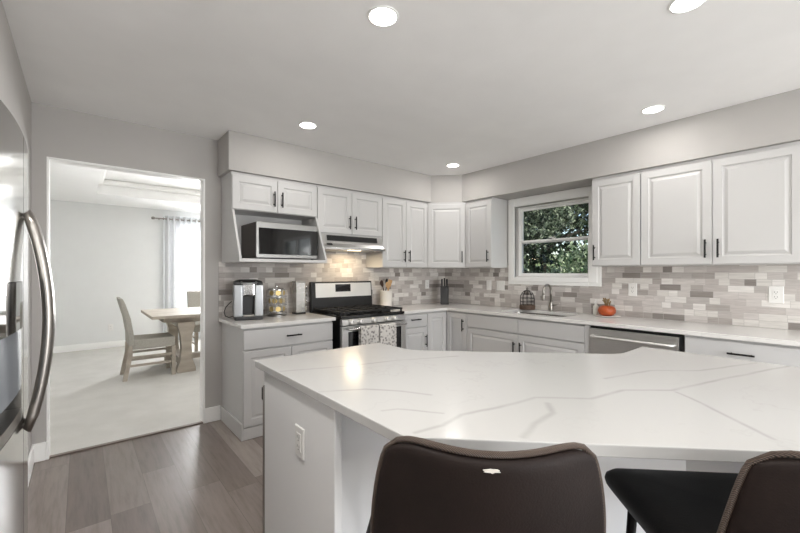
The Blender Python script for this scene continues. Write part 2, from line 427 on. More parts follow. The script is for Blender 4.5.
# left wall with the fridge alcove
wl = MB()
wl.box(XL-.1, XL, -1.46, 0, 0, ZC); wl.box(XL-.1, XL, -2.44, -1.46, 1.83, ZC); wl.box(XL-.1, XL, -4.5, -2.44, 0, ZC); wl.box(XL-.1, XL, YB, -6.5, 0, ZC); wl.box(XL-.1, XL, -6.5, -4.5, 0, .5); wl.box(XL-.1, XL, -6.5, -4.5, 2.15, ZC)
wl.box(-4.96, XL-.1, -1.46, -1.40, 0, ZC); wl.box(-4.96, XL-.1, -2.50, -2.44, 0, ZC); wl.box(-4.98, -4.92, -2.44, -1.46, 0, ZC)
struct('wall_left', wl, WALLP)
wf = MB()
wf.box(XL, -3.5, YB-.15, YB, 0, ZC); wf.box(-.7, 0, YB-.15, YB, 0, ZC); wf.box(-3.5, -.7, YB-.15, YB, 2.15, ZC); wf.box(-3.5, -.7, YB-.15, YB, 0, .08)
struct('wall_front', wf, WALLP)
fr = MB()
for x in (-3.5, -2.13, -.76): fr.box(x, x+.06, YB-.1, YB-.04, .08, 2.15)
fr.box(-3.5, -.7, YB-.1, YB-.04, .08, .18); fr.box(-3.5, -.7, YB-.1, YB-.04, 2.07, 2.15)
d1 = struct('door_1', fr, TRIMP)
MB().box(-3.44, -.76, YB-.075, YB-.07, .18, 2.07).build('pane', GLASS, d1)
f3 = MB()
for y in (-6.5, -5.73, -4.96): f3.box(.04, .1, y, y+.06, .85, 2.15)
f3.box(.04, .1, -6.44, -4.96, .85, .91); f3.box(.04, .1, -6.44, -4.96, 2.09, 2.15)
w3 = struct('window_added_right', f3, TRIMP); MB().box(.065, .07, -6.44, -4.96, .91, 2.09).build('pane', GLASS, w3)  # unseen window, added as an opening for the breakfast-side light
f5 = MB()
for y in (-6.5, -5.53, -4.56): f5.box(-4.22, -4.17, y, y+.06, .5, 2.15)
f5.box(-4.22, -4.17, -6.44, -4.56, .5, .56); f5.box(-4.22, -4.17, -6.44, -4.56, 2.09, 2.15)
w5 = struct('window_added_left', f5, TRIMP); MB().box(-4.198, -4.194, -6.44, -4.56, .56, 2.09).build('pane', GLASS, w5)  # unseen window, added so fill light can enter from the left
# dining room walls
dw = MB(); dw.box(-5.5, -2.45, 4.72, 4.86, 0, ZC); dw.box(-.85, .3, 4.72, 4.86, 0, ZC); dw.box(-2.45, -.85, 4.72, 4.86, 0, .6); dw.box(-2.45, -.85, 4.72, 4.86, 2.22, ZC)
struct('wall_dining_back', dw, DINEP)
dl = MB(); dl.box(-5.34, -5.2, .11, 4.72, 0, ZC)
dl.box(-5.2, -4.98, .0, .11, 0, ZC)
struct('wall_dining_left', dl, DINEP)
struct('wall_dining_right', box(0, .14, .11, 4.72, 0, ZC), DINEP)
db = MB(); db.box(-5.2, 0, 4.702, 4.72, .006, .115); db.box(-5.2, -5.182, .11, 4.70, .006, .115)
struct('baseboard_dining', db, TRIMP, bevel=.004)
def sash(name, x0, x1, y, z0, z1, axis, bars):
    m = MB()
    def bx(a0, a1, c0, c1, d=.03):
        if axis == 'y': m.box(a0, a1, y-d, y+d, c0, c1)
        else: m.box(y-d, y+d, a0, a1, c0, c1)
    bx(x0, x0+.06, z0, z1); bx(x1-.06, x1, z0, z1); bx(x0+.06, x1-.06, z0, z0+.06); bx(x0+.06, x1-.06, z1-.06, z1)
    zm = (z0+z1)/2; bx(x0+.06, x1-.06, zm-.025, zm+.025)
    if bars: bx((x0+x1)/2-.03, (x0+x1)/2+.03, z0+.06, zm-.025); bx((x0+x1)/2-.03, (x0+x1)/2+.03, zm+.025, z1-.06)
    o = struct(name, m, TRIMP); g = MB()
    if axis == 'y': g.box(x0+.05, x1-.05, y-.002, y+.002, z0+.05, z1-.05)
    else: g.box(y-.002, y+.002, x0+.05, x1-.05, z0+.05, z1-.05)
    g.build('pane', GLASS, o); return o
w2 = sash('window_2', -2.45, -.85, 4.80, .6, 2.22, 'y', True)
cs = MB(); cs.box(-2.53, -2.45, 4.70, 4.72, .52, 2.30); cs.box(-.85, -.77, 4.70, 4.72, .52, 2.30); cs.box(-2.45, -.85, 4.70, 4.72, 2.22, 2.30); cs.box(-2.45, -.85, 4.69, 4.72, .52, .6)
cs.build('window_casing', TRIMP, w2)
# kitchen window
k = MB(); X0, X1 = .045, .10
k.box(X0, X1, WY0, WY0+.02, WZ0, WZ1); k.box(X0, X1, WY1-.02, WY1, WZ0, WZ1); k.box(X0, X1, WY0+.02, WY1-.02, WZ0, WZ0+.015); k.box(X0, X1, WY0+.02, WY1-.02, WZ1-.02, WZ1)
w1 = struct('window_1', k, TRIMP, bevel=.004)
cs = MB()
for i, (e, d0) in enumerate(((0.0, .022), (.035, .030))):
    y0, y1, z0, z1 = -2.085+e, -1.04-e, 1.185+e, 2.174
    wd = .12-e-.004
    cs.box(-d0, -.001, y0, y0+wd, z0, z1); cs.box(-d0, -.001, y1-.088+e, y1, z0, z1)
    cs.box(-d0, -.001, y0+wd, y1-.088+e, z0, z0+.088-e); cs.box(-d0, -.001, y0+wd, y1-.088+e, 2.078, z1)
cs.build('window_casing', TRIMP, w1, bevel=.004)
sl = MB(); sl.box(-.001, .05, WY0+.001, WY1-.001, WZ0-.0005, WZ0+.008)
sl.build('window_sill', TRIMP, w1, bevel=.003)
zm = 1.672
for nm, xs, za, zb in (('upper_sash', .078, zm-.018, WZ1-.02), ('lower_sash', .055, WZ0+.015, zm+.018)):
    m = MB(); ya, yb = WY0+.02, WY1-.02; q = .02
    m.box(xs, xs+.02, ya, ya+q, za, zb); m.box(xs, xs+.02, yb-q, yb, za, zb); m.box(xs, xs+.02, ya+q, yb-q, za, za+.024); m.box(xs, xs+.02, ya+q, yb-q, zb-.024, zb)
    so = m.build(nm, TRIMP, w1, bevel=.003)
    MB().box(xs+.008, xs+.012, ya+.01, yb-.01, za+.01, zb-.01).build('pane', GLASS, so)
lk = MB(); lk.box(.035, .055, -1.60, -1.55, zm+.002, zm+.02, bev=.004); lk.tube([(.04, -1.575, zm+.02), (.025, -1.56, zm+.03), (.02, -1.53, zm+.03)], .006, 8)
lk.build('sash_lock', TRIMP, w1)
# soffit above the wall cabinets
XS = -2.937
so = MB().prism([(XS, -.001), (XS, -.332), (-.592, -.332), (-.332, -.602), (-.332, -4.6), (-.001, -4.6), (-.001, -.001)], ZS, ZC-.001)
struct('wall_soffit', so, WALLP)
# mosaic backsplash
ZW = .9145
sa = MB(); sa.box(-2.93, -.001, -.010, -.001, ZW, 1.42); sa.box(-2.118, -1.332, -.010, -.001, 1.42, 1.70)
struct('trim_4', sa, TILEA)
sb = MB(); sb.box(-.010, -.001, -1.04, -.011, ZW, 1.40); sb.box(-.010, -.001, -2.085, -1.04, ZW, 1.184); sb.box(-.010, -.001, -4.4, -2.085, ZW, 1.40)
struct('trim_5', sb, TILEB)
# baseboards
bb = MB(); bb.box(-4.141, -4.068, -.016, -.001, 0, .13); bb.box(-4.068, -4.05, -.016, T, 0, .13)
bb.box(-3.058, -2.915, -.016, -.001, 0, .13); bb.box(-3.058, -3.040, -.001, T, 0, .13)
struct('baseboard_back', bb, TRIMP, bevel=.005)
struct('baseboard_left', box(XL, XL+.015, -1.45, -.017, 0, .13), TRIMP, bevel=.005)

# ------------------------------------------------------------------ cabinets
def bar_pull(parent, x, z, yf, L=.135, vertical=True):
    m = MB(); r = .0062; o = .030
    if vertical:
        m.cyl(r, z-L/2, z+L/2, (x, yf-o, 0), 10)
        for s in (-1, 1): m.cyl(r*.85, yf-o, yf-.0005, (x, 0, z+s*L*.32), 8, 'y')
    else:
        m.cyl(r, x-L/2, x+L/2, (0, yf-o, z), 10, 'x')
        for s in (-1, 1): m.cyl(r*.85, yf-o, yf-.0005, (x+s*L*.36, 0, z), 8, 'y')
    return autosmooth(m.build('handle', BLACKM, parent))
def front(root, kind, x0, x1, z0, z1, h=None, t=.019, raised=True):
    """one door / drawer front in the cabinet's own frame (faces -y, carcass face at y = 0)"""
    m = MB().panel(x0+.002, x1-.002, z0+.002, z1-.002, -t-.001, t, raised=raised and kind == 'door')
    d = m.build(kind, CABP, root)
    if h: bar_pull(d, h[0], h[1], -t-.001, vertical=(kind == 'door'))
    return d
RB = -PI/2
# --- uppers on the stove wall
DU = .302
mc = thing('microwave_cabinet', 'white wall cabinet with two doors above an open slanted microwave shelf', 'cabinet', (-2.908, -DU, 0))
WM = .786
m = MB(); m.box(0, WM, 0, DU-.001, 1.856, ZS-.003)
m.build('body', CABP, mc)
front(mc, 'door', 0, WM/2, 1.858, 2.150, (WM/2-.036, 1.975)); front(mc, 'door', WM/2, WM, 1.858, 2.150, (WM/2+.036, 1.975))
pr = [(DU-.011, 1.41), (DU-.011, 1.855), (-.018, 1.855), (-.215, 1.444), (-.215, 1.41)]
for a, b in ((0, .018), (WM-.018, WM)): MB().prism(pr, a, b, 'x').build('side_panel', CABP, mc)
MB().box(.019, WM-.019, -.215, DU-.011, 1.41, 1.436).build('shelf', CABP, mc)
MB().box(.019, WM-.019, DU-.022, DU-.011, 1.437, 1.855).build('back_panel', CABP, mc)
c2 = thing('wall_cabinet', 'short white two-door wall cabinet directly above the range hood', 'cabinet', (-2.118, -DU, 0))
W2 = .786; MB().box(0, W2, 0, DU-.001, 1.70, ZS-.003).build('body', CABP, c2)
front(c2, 'door', 0, W2/2, 1.712, 2.150, (W2/2-.036, 1.832)); front(c2, 'door', W2/2, W2, 1.712, 2.150, (W2/2+.036, 1.832))
c3 = thing('wall_cabinet', 'tall white two-door wall cabinet right of the range hood', 'cabinet', (-1.330, -DU, 0))
W3 = .692; MB().box(0, W3, 0, DU-.001, 1.378, ZS-.003).build('body', CABP, c3)
front(c3, 'door', 0, W3/2, 1.382, 2.150, (W3/2-.036, 1.51)); front(c3, 'door', W3/2, W3, 1.382, 2.150, (W3/2+.036, 1.51))
# diagonal corner unit
cc = thing('corner_wall_cabinet', 'white single-door wall cabinet set diagonally across the room corner', 'cabinet', (-.636, -DU, 0), -PI/4)
dg = (.636-DU)*math.sqrt(2)
def toloc(p):  # world xy -> the diagonal unit's frame
    v = Matrix.Rotation(PI/4, 2) @ Vector((p[0]+.636, p[1]+DU)); return (v.x, v.y)
MB().prism([toloc(p) for p in ((-.636, -.001), (-.636, -DU), (-DU, -.636), (-.001, -.636), (-.001, -.001))], 1.378, ZS-.003).build('body', CABP, cc)
front(cc, 'door', .012, dg-.012, 1.382, 2.150, (dg-.05, 1.51))
u1 = thing('wall_cabinet', 'narrow white single-door wall cabinet left of the window', 'cabinet', (-DU, -.638, 0), RB)
W4 = .384; MB().box(0, W4, 0, DU-.001, 1.378, ZS-.003).build('body', CABP, u1)
front(u1, 'door', .002, W4, 1.382, 2.150, (W4-.04, 1.51))
u2 = thing('wall_cabinet', 'white single-door wall cabinet touching the right side of the window', 'cabinet', (-DU, -2.126, 0), RB)
W5 = .392; MB().box(0, W5, 0, DU-.001, 1.378, ZS-.003).build('body', CABP, u2)
front(u2, 'door', 0, W5, 1.382, 2.150, (.03, 1.50))
u3 = thing('wall_cabinet', 'wide white two-door wall cabinet above the pumpkin and large outlet', 'cabinet', (-DU, -2.521, 0), RB)
W6 = .936; MB().box(0, W6, 0, DU-.001, 1.378, ZS-.003).build('body', CABP, u3)
front(u3, 'door', 0, W6/2, 1.382, 2.150, (W6/2-.037, 1.498)); front(u3, 'door', W6/2, W6, 1.382, 2.150, (W6/2+.037, 1.498))
# --- bases
DB = .577; ZT = .883
bl = thing('base_cabinet', 'white base cabinet with one drawer and two doors under the coffee maker', 'cabinet', (-2.902, -DB, 0))
WL = .795; MB().box(0, WL, 0, DB-.001, 0, ZT).build('body', CABP, bl)
front(bl, 'drawer', 0, WL, .708, .868, (.41, .793)); front(bl, 'door', 0, WL/2, .10, .700, (WL/2-.04, .46)); front(bl, 'door', WL/2, WL, .10, .700, (WL/2+.04, .46))
m = MB(); m.box(-.014, -.0005, -.014, DB-.018, 0, .13); m.box(-.0005, WL, -.014, -.0005, 0, .092)
m.build('plinth', CABP, bl, bevel=.004)
br = thing('base_cabinet', 'white base cabinet with drawer and door just right of the range', 'cabinet', (-1.268, -DB, 0))
WR = .358; m = MB(); m.box(0, WR, 0, DB-.001, .1, ZT); m.box(0, WR, .06, DB-.001, 0, .1); m.build('body', CABP, br)
front(br, 'drawer', 0, WR, .730, .868, (.17, .812)); front(br, 'door', 0, WR, .11, .722, (WR-.034, .57))
cb = thing('corner_base_cabinet', 'white inside-corner base cabinet with two narrow doors meeting at a right angle', 'cabinet', (-.908, -DB, 0))
poly = [(0, 0), (.331, 0), (.331, -.320), (.906, -.320), (.906, DB-.002), (0, DB-.002)]
MB().prism(poly, .1, ZT).build('body', CABP, cb)
front(cb, 'door', 0, .308, .11, .868)
d = MB().panel(.022, .318, .112, .866, -.020, .019).build('door', CABP, cb); d.location = (.331, 0, 0); d.rotation_euler = (0, 0, RB)
bar_pull(d, .275, .735, -.020)
sk_ = thing('sink_base_cabinet', 'white two-door sink base cabinet with false drawer fronts below the window', 'cabinet', (-DB, -.900, 0), RB)
WS = 1.288; m = MB(); m.box(0, WS, 0, .02, .1, ZT); m.box(0, .018, .02, DB-.001, .1, ZT); m.box(WS-.018, WS, .02, DB-.001, .1, ZT); m.box(.018, WS-.018, .02, DB-.001, .1, .12); m.box(0, WS, .06, .075, 0, .1)
m.build('body', CABP, sk_)
for a in (0, 1):
    x0, x1 = a*WS/2, (a+1)*WS/2
    front(sk_, 'drawer_front', x0, x1, .722, .868); front(sk_, 'door', x0, x1, .11, .714, (WS/2+(.036 if a else -.036), .575))
struct('trim_6', box(-DB-.018, -DB+.02, -2.226, -2.190, .1, ZT), CABP)
bR = thing('base_cabinet', 'white base cabinet with a wide top drawer right of the dishwasher', 'cabinet', (-DB, -2.884, 0), RB)
WQ = .62; m = MB(); m.box(0, WQ, 0, DB-.001, .1, ZT); m.box(0, WQ, .06, DB-.001, 0, .1); m.build('body', CABP, bR)
front(bR, 'drawer', .004, WQ, .722, .868, (WQ/2-.002, .793)); front(bR, 'drawer', .004, WQ, .42, .714, (WQ/2, .60)); front(bR, 'drawer', .004, WQ, .11, .412, (WQ/2, .30))
bE = thing('base_cabinet', 'white base cabinet with one door at the far right end of the counter', 'cabinet', (-DB, -3.508, 0), RB)
WE = .60; m = MB(); m.box(0, WE, 0, DB-.001, .1, ZT); m.box(0, WE, .06, DB-.001, 0, .1); m.build('body', CABP, bE)
front(bE, 'drawer', 0, WE, .722, .868, (WE/2, .793)); front(bE, 'door', 0, WE, .11, .714, (.04, .60))
# --- worktops
ct = MB().box(-2.930, -2.092, -.622, -.002, .884, .914, bev=.003).build('countertop', QUARTZ)
tag(ct, 'short white quartz countertop carrying the coffee maker, left of the range', 'countertop')
def filleted(pts, rad, n=6):
    """round the listed corners of a polygon: pts = [(x, y, r)]"""
    out = []; N = len(pts)
    for i, (x, y, r) in enumerate(pts):
        if not r: out.append((x, y)); continue
        P = Vector((x, y)); a = Vector(pts[i-1][:2])-P; b = Vector(pts[(i+1) % N][:2])-P; a.normalize(); b.normalize()
        ang = a.angle(b); d = min(r/math.tan(ang/2), .2); s, e = P+a*d, P+b*d
        for k in range(n+1):
            t = k/n; q = s*(1-t)**2+P*2*t*(1-t)+e*t*t; out.append((q.x, q.y))
    return out
# L-shaped top with the sink cut-out: pieces share the seam edges
SX0, SX1, SY0, SY1 = -.485, -.125, -1.93, -1.25
def holed(outer, hole, z0, z1):
    b = MB(); bm = b.b
    def loop(pts, z):
        vs = [bm.verts.new((p[0], p[1], z)) for p in pts]
        es = [bm.edges.new((vs[i], vs[(i+1) % len(vs)])) for i in range(len(vs))]; return vs, es
    for z in (z0, z1):
        v1, e1 = loop(outer, z); v2, e2 = loop(hole, z)
        bmesh.ops.triangle_fill(bm, use_beauty=True, use_dissolve=False, edges=e1+e2)
        if z == z0: lo = (v1, v2)
        else: hi = (v1, v2)
    for A, B in zip(lo, hi):
        n = len(A)
        for i in range(n): bm.faces.new([A[i], A[(i+1) % n], B[(i+1) % n], B[i]])
    bmesh.ops.recalc_face_normals(bm, faces=bm.faces[:]); return b
out = filleted([(-1.272, -.002, 0), (-1.272, -.622, 0), (-.622, -.622, .03), (-.622, -4.11, 0), (-.002, -4.11, 0), (-.002, -.002, 0)], 0)
hole = filleted([(SX0, SY0, .05), (SX1, SY0, .05), (SX1, SY1, .05), (SX0, SY1, .05)], 0)
ct2 = holed(out, hole, .884, .914).build('countertop', QUARTZ, bevel=.003)
tag(ct2, 'long L-shaped white quartz countertop running under the window with the sink', 'countertop')
snk = thing('kitchen_sink', 'undermount stainless steel sink below the window', 'sink', ((SX0+SX1)/2, (SY0+SY1)/2, .70))
def rr(x, y, r, z): return [(p[0], p[1], z) for p in filleted([(-x, -y, r), (x, -y, r), (x, y, r), (-x, y, r)], 0)]
hx, hy = (SX1-SX0)/2, (SY1-SY0)/2
MB().rings([rr(hx+.018, hy+.018, .06, .183), rr(hx+.004, hy+.004, .05, .183), rr(hx-.004, hy-.004, .05, .02), rr(hx-.03, hy-.03, .05, 0), ], cap0=False).build('basin', STEEL, snk, solid=.002)
MB().lathe([(.045, 0.003), (.045, .006), (.03, .004), (.012, .008)], (0, 0, 0)).build('drain', CHROME, snk)

# ------------------------------------------------------------------ island
iz = .914
ipts = filleted([(-3.258, -1.884, .006), (-3.258, -2.957, .02), (-2.574, -3.641, .02), (-1.501, -3.641, .01), (-1.501, -2.914, .008), (-1.804, -2.914, .16), (-2.542, -2.176, .16), (-2.542, -1.884, .006)], 0)
it = MB().prism(ipts, iz-.031, iz).build('island_countertop', QUARTZI, bevel=.003)
tag(it, 'large angled white quartz island countertop with grey veins in front of the stools', 'countertop')
ib = thing('kitchen_island', 'white angled kitchen island base under the veined quartz top', 'island', (-2.6, -2.7, 0))
def isl(p): return [(x+2.6, y+2.7) for x, y in p]
bp = [(-3.215, -1.965), (-3.215, -2.50), (-2.98, -2.52), (-2.217, -3.283), (-2.217, -3.60), (-1.53, -3.60), (-1.53, -2.95), (-1.825, -2.95), (-2.575, -2.20), (-2.575, -1.965)]
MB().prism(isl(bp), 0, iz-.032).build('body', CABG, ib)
MB().box(-3.243+2.6, -3.2155+2.6, -2.585+2.7, -1.965+2.7, 0, iz-.032).build('side_panel', CABG, ib, bevel=.003)
MB().box(-2.217+2.6+.0005, -2.19+2.6, -3.63+2.7, -3.6005+2.7, 0, iz-.032).build('end_post', CABG, ib)
ed = MB().panel(-3.235+2.6, -2.580+2.6, .115, .80, 0, .0).b; ed.free()
e1 = MB(); e1.box(-3.236+2.6, -2.58+2.6, -1.9645+2.7, -1.945+2.7, .81, .875); e1.build('drawer_front', CABG, ib)
e2 = MB(); e2.box(-3.236+2.6, -2.58+2.6, -1.9645+2.7, -1.924+2.7, .11, .803); e2.build('end_door', DSTEEL, ib)
h = MB(); h.tube([(-3.225+2.6, -1.9245+2.7, .79), (-3.225+2.6, -1.902+2.7, .785), (-3.225+2.6, -1.902+2.7, .735), (-3.225+2.6, -1.9245+2.7, .73)], .008, 8); h.build('handle', BLACKM, ib)
def outlet(name, label, loc, rz, w=.072, hh=.116, kind='outlet', group=None):
    t = thing(name, label, kind, loc, rz, group)
    p = MB().panel(-w/2, w/2, -hh/2, hh/2, -.006, .0055, border=.004, raised=False).build('cover_plate', PLATEP, t, bevel=.002)
    n = 1 if w < .09 else 2
    for i in range(n):
        cx = 0 if n == 1 else (-.023 if i == 0 else .023)
        if kind == 'outlet':
            MB().box(cx-.0165, cx+.0165, -.0085, -.0062, -.034, .034, bev=.001).build('socket', PLATEP, t)
            s = MB()
            for z in (-.017, .017):
                s.box(cx-.008, cx-.006, -.0092, -.0086, z-.002, z+.008); s.box(cx+.006, cx+.008, -.0092, -.0086, z-.002, z+.008); s.cyl(.0025, -.0092, -.0086, (cx, 0, z-.009), 10, 'y')
            s.build('socket_slots', SLOT, t)
        else:
            MB().box(cx-.0165, cx+.0165, -.0085, -.0062, -.034, .034, bev=.001).build('rocker', PLATEP, t)
    return t
outlet('outlet', 'white outlet plate on the island side panel', (-3.244, -2.334, .686), RB)
outlet('outlet', 'white outlet plate on tiles between range and knife block', (-.352, -.0105, 1.165), 0)
outlet('light_switch', 'narrow white switch plate on tiles between knife block and window', (-.0105, -.756, 1.165), RB, kind='switch')
outlet('light_switch', 'wide double white switch plate closest left of the window', (-.0105, -.927, 1.165), RB, .116, kind='switch')
outlet('outlet', 'white outlet plate on tiles above the orange pumpkin', (-.0105, -2.357, 1.166), RB)
outlet('outlet', 'largest white outlet plate on tiles at the far right', (-.0105, -3.295, 1.160), RB, .082, .124)
outlet('outlet', 'small white outlet plate low on the pale dining room wall', (-3.48, 4.7195, .36), 0)

# ------------------------------------------------------------------ appliances
# range
st = thing('gas_range', 'stainless steel and black gas range between the two countertops', 'range', (-1.682, 0, 0))
RW = .379
MB().box(-RW, RW, -.64, -.03, .03, .895).build('body', BLACKP, st)
m = MB(); m.box(-RW, RW, -.665, -.10, .8955, .922, bev=.006)
m.build('cooktop', GLOSSB, st)
bg_ = MB(); bg_.prism([(-.03, .896), (-.03, 1.225), (-.075, 1.225), (-.099, .93), (-.099, .896)], -RW, RW, 'x')
bgo = bg_.build('backguard', BLACKP, st, bevel=.006)
MB().prism([(-.0765, 1.208), (-.079, 1.208), (-.0905, 1.06), (-.088, 1.06)], -RW+.045, RW-.015, 'x').build('control_fascia', BSTEEL, st)
MB().prism([(-.079, 1.195), (-.082, 1.195), (-.0875, 1.115), (-.0845, 1.115)], -.10, .09, 'x').build('display', GLOSSB, st)
m = MB()
for x in (-.04, -.02, .005, .025): m.prism([(-.0818, 1.175), (-.0825, 1.175), (-.0838, 1.15), (-.0831, 1.15)], x, x+.012, 'x')
m.build('clock_digits', CLOCK, st)
for gx in (-.25, 0, .25):   # three grates
    m = MB(); y0, y1 = -.635, -.125; a = .115
    for x in (-a, 0, a): m.box(gx+x-.006, gx+x+.006, y0, y1, .944, .958)
    for y in (y0, (y0*3+y1)/4, (y0+y1)/2, (y0+y1*3)/4, y1): m.box(gx-a-.006, gx+a+.006, y-.006, y+.006, .944, .958)
    for x in (-a, a):
        for y in (y0+.01, y1-.01): m.box(gx+x-.007, gx+x+.007, y-.007, y+.007, .9225, .945)
    m.build('grate', IRON, st)
for gx, gy, r in ((-.25, -.50, .045), (-.25, -.24, .036), (.25, -.50, .05), (.25, -.24, .036), (0, -.38, .045)):
    MB().lathe([(r*1.2, .9225), (r*1.2, .928), (r, .928), (r, .940), (r*.7, .943)], (gx, gy, 0)).build('burner', IRON, st)
MB().prism([(-.641, .892), (-.683, .892), (-.696, .838), (-.641, .838)], -RW, RW, 'x').build('control_panel', STEELH, st, bevel=.003)
for x in (-.291, -.192, -.037, .121, .216):
    k = autosmooth(MB().lathe([(.027, -.690), (.026, -.700), (.023, -.702), (.022, -.728), (.017, -.731)], (x, 0, .866), 20, 'y').build('knob', BSTEEL, st))
    MB().box(x-.0015, x+.0015, -.7325, -.7312, .866, .882).build('pointer', SLOT, k)
od = MB().box(-RW, RW, -.684, -.641, .255, .828, bev=.004).build('oven_door', STEELH, st)
MB().box(-.315, .315, -.6865, -.6845, .40, .775).build('oven_window', GLOSSB, od)
hd = MB(); hd.cyl(.0125, -.345, .345, (0, -.735, .806), 14, 'x')
for s in (-1, 1): hd.box(s*.33-.012, s*.33+.012, -.735, -.6845, .797, .815)
autosmooth(hd.build('handle', CHROME, od))
MB().box(-RW, RW, -.684, -.641, .06, .248, bev=.004).build('storage_drawer', STEELH, st)
def towel(label, x0, x1, seed):
    b = MB(); R = random.Random(seed); n = 10; prof = []
    for i in range(9): prof.append((-.7515-.0015, .48+i*(.806-.48)/8))
    for k in range(1, 8):
        a = PI*k/8; prof.append((-.735-.018*math.cos(a), .806+.018*math.sin(a)))
    for i in range(7): prof.append((-.7175, .806-i*.24/6))
    grid = []
    for j in range(n+1):
        x = x0+(x1-x0)*j/n; col = []
        for i, (y, z) in enumerate(prof):
            w = .004*math.sin(j*1.9+seed)*(1 if i < 8 else 0)*(1-(z-.48)/.4)
            col.append(b.V((x, y-abs(w), z)))
        grid.append(col)
    for A, B in zip(grid, grid[1:]):
        for i in range(len(prof)-1): b.poly([A[i], A[i+1], B[i+1], B[i]])
    o = b.build('dish_towel', TOWEL, smooth=True, solid=.003)
    return tag(o, label, 'towel')
towel('left grey patterned dish towel hanging on the oven handle', -1.905, -1.700, 1)
towel('right grey patterned dish towel hanging on the oven handle', -1.690, -1.485, 2)
# hood
hd = thing('range_hood', 'slim stainless range hood lit from below above the range', 'range hood', (-1.725, 0, 0))
HW = .385
MB().prism([(-.012, 1.698), (-.325, 1.698), (-.345, 1.612), (-.375, 1.568), (-.375, 1.552), (-.012, 1.552)], -HW, HW, 'x').build('body', STEELH, hd, bevel=.003)
MB().prism([(-.3285, 1.692), (-.331, 1.692), (-.3435, 1.638), (-.341, 1.638)], -.30, .31, 'x').build('vent_slot', BLACKP, hd)
MB().box(-HW, HW, -.392, -.3755, 1.550, 1.574, bev=.003).build('front_lip', CHROME, hd)
MB().prism([(-.3475, 1.610), (-.350, 1.612), (-.362, 1.594), (-.3595, 1.592)], -.31, -.25, 'x').build('switches', BLACKP, hd)
MB().box(-.30, .30, -.30, -.06, 1.546, 1.5515).build('grease_filter', NICKEL, hd)
MB().box(-.05, .09, -.355, -.31, 1.546, 1.5515).build('lamp_lens', HOODM, hd)
hl = bpy.data.lights.new('hood_lamp', 'AREA'); hl.size = .2; hl.energy = 2.6; hl.color = (1, .80, .52); hl.shape = 'DISK'
hlo = bpy.data.objects.new('hood_lamp', hl); COL.objects.link(hlo); hlo.parent = hd; hlo.location = (.08, -.22, 1.54); hlo.rotation_euler = (0, 0, 0)
# microwave
mw = thing('microwave', 'stainless microwave with black glass door on the open shelf', 'microwave', (-2.455, -.03, 1.437))
MB().box(-.285, .285, -.365, .012, .012, .318, bev=.004).build('casing', MWSIDE, mw)
MB().box(-.285, .285, -.392, -.3655, .012, .318, bev=.004).build('front_frame', GSTEEL, mw)
MB().box(-.266, .283, -.398, -.3925, .042, .268, bev=.002).build('door_glass', GLOSSB, mw)
for x in (-.25, .25):
    for y in (-.35, -.03): MB().cyl(.014, 0, .0118, (x, y, 0), 10).build('foot', BLACKP, mw)
# dishwasher
dwr = thing('dishwasher', 'stainless steel dishwasher with a bar handle under the right counter', 'dishwasher', (-DB, -2.229, 0), RB)
MB().box(0, .652, 0, .55, .10, .872).build('tub', BLACKP, dwr)
MB().box(.002, .630, -.030, -.001, .12, .858, bev=.004).build('door', STEELH, dwr)
MB().box(.02, .632, .05, .06, 0, .099).build('kick_plate', BLACKP, dwr)
m = MB(); m.tube([(.03, -.031, .797), (.034, -.066, .797), (.06, -.074, .797), (.57, -.074, .797), (.596, -.066, .797), (.60, -.031, .797)], .011, 10)
autosmooth(m.build('handle', BSTEEL, dwr), 60)
# refrigerator, bowed two-door front, faces +x
fg = thing('refrigerator', 'tall stainless refrigerator with long curved handle and water dispenser at left', 'refrigerator', (-4.10, -1.95, 0))
MB().box(-.75, -.0, -.452, .452, .03, 1.765).build('body', plain('grey fridge casing', rgb(120, 120, 120), .5, .3), fg)
def bow(y): return .080-.034*(abs(y)/.455)**2.2
def slab(m, y0, y1, z0, z1, back=.006, n=8):
    pts = [(back, y1), (back, y0)]+[(bow(y0+(y1-y0)*i/n), y0+(y1-y0)*i/n) for i in range(n+1)]
    m.prism(pts, z0, z1); return m
ZF, ZTOP = .06, 1.765
DY0, DY1, DZ0, DZ1 = -.405, -.052, .865, 1.295
m = MB(); slab(m, -.450, DY0, ZF, ZTOP); slab(m, DY1, -.004, ZF, ZTOP, n=3); slab(m, DY0, DY1, DZ1, ZTOP); slab(m, DY0, DY1, ZF, DZ0)
ld = autosmooth(m.build('left_door', FSTEEL, fg), 30)
m = slab(MB(), .004, .450, ZF, ZTOP, n=14); rd = autosmooth(m.build('right_door', FSTEEL, fg), 30)
def bowstrip(z0, z1, dx, x0=.008):
    q = [(x0, DY1-.001), (x0, DY0+.001)]+[(bow(DY0+(DY1-DY0)*i/6)+dx, DY0+.001+(DY1-DY0-.002)*i/6) for i in range(7)]
    return MB().prism(q, z0, z1)
bowstrip(.955, 1.15, -.004).build('dispenser_panel', plain('grey blue plastic', rgb(112, 117, 124), .4), ld)
bowstrip(.901, .9545, -.05).build('dispenser_recess', BLACKP, ld)
m = MB(); pts = [(.031, DY1-.002), (.031, DY0+.002)]+[(bow(DY0+(DY1-DY0)*i/6)+.003, DY0+.002+(DY1-DY0-.004)*i/6) for i in range(7)]
m.prism(pts, 1.151, DZ1-.001); m.build('control_display', GLOSSB, ld)
m = MB(); m.prism([(p[0]-.004 if p[0] > .04 else p[0], p[1]) for p in pts], DZ0+.001, DZ0+.035); m.build('drip_tray', DSTEEL, ld)
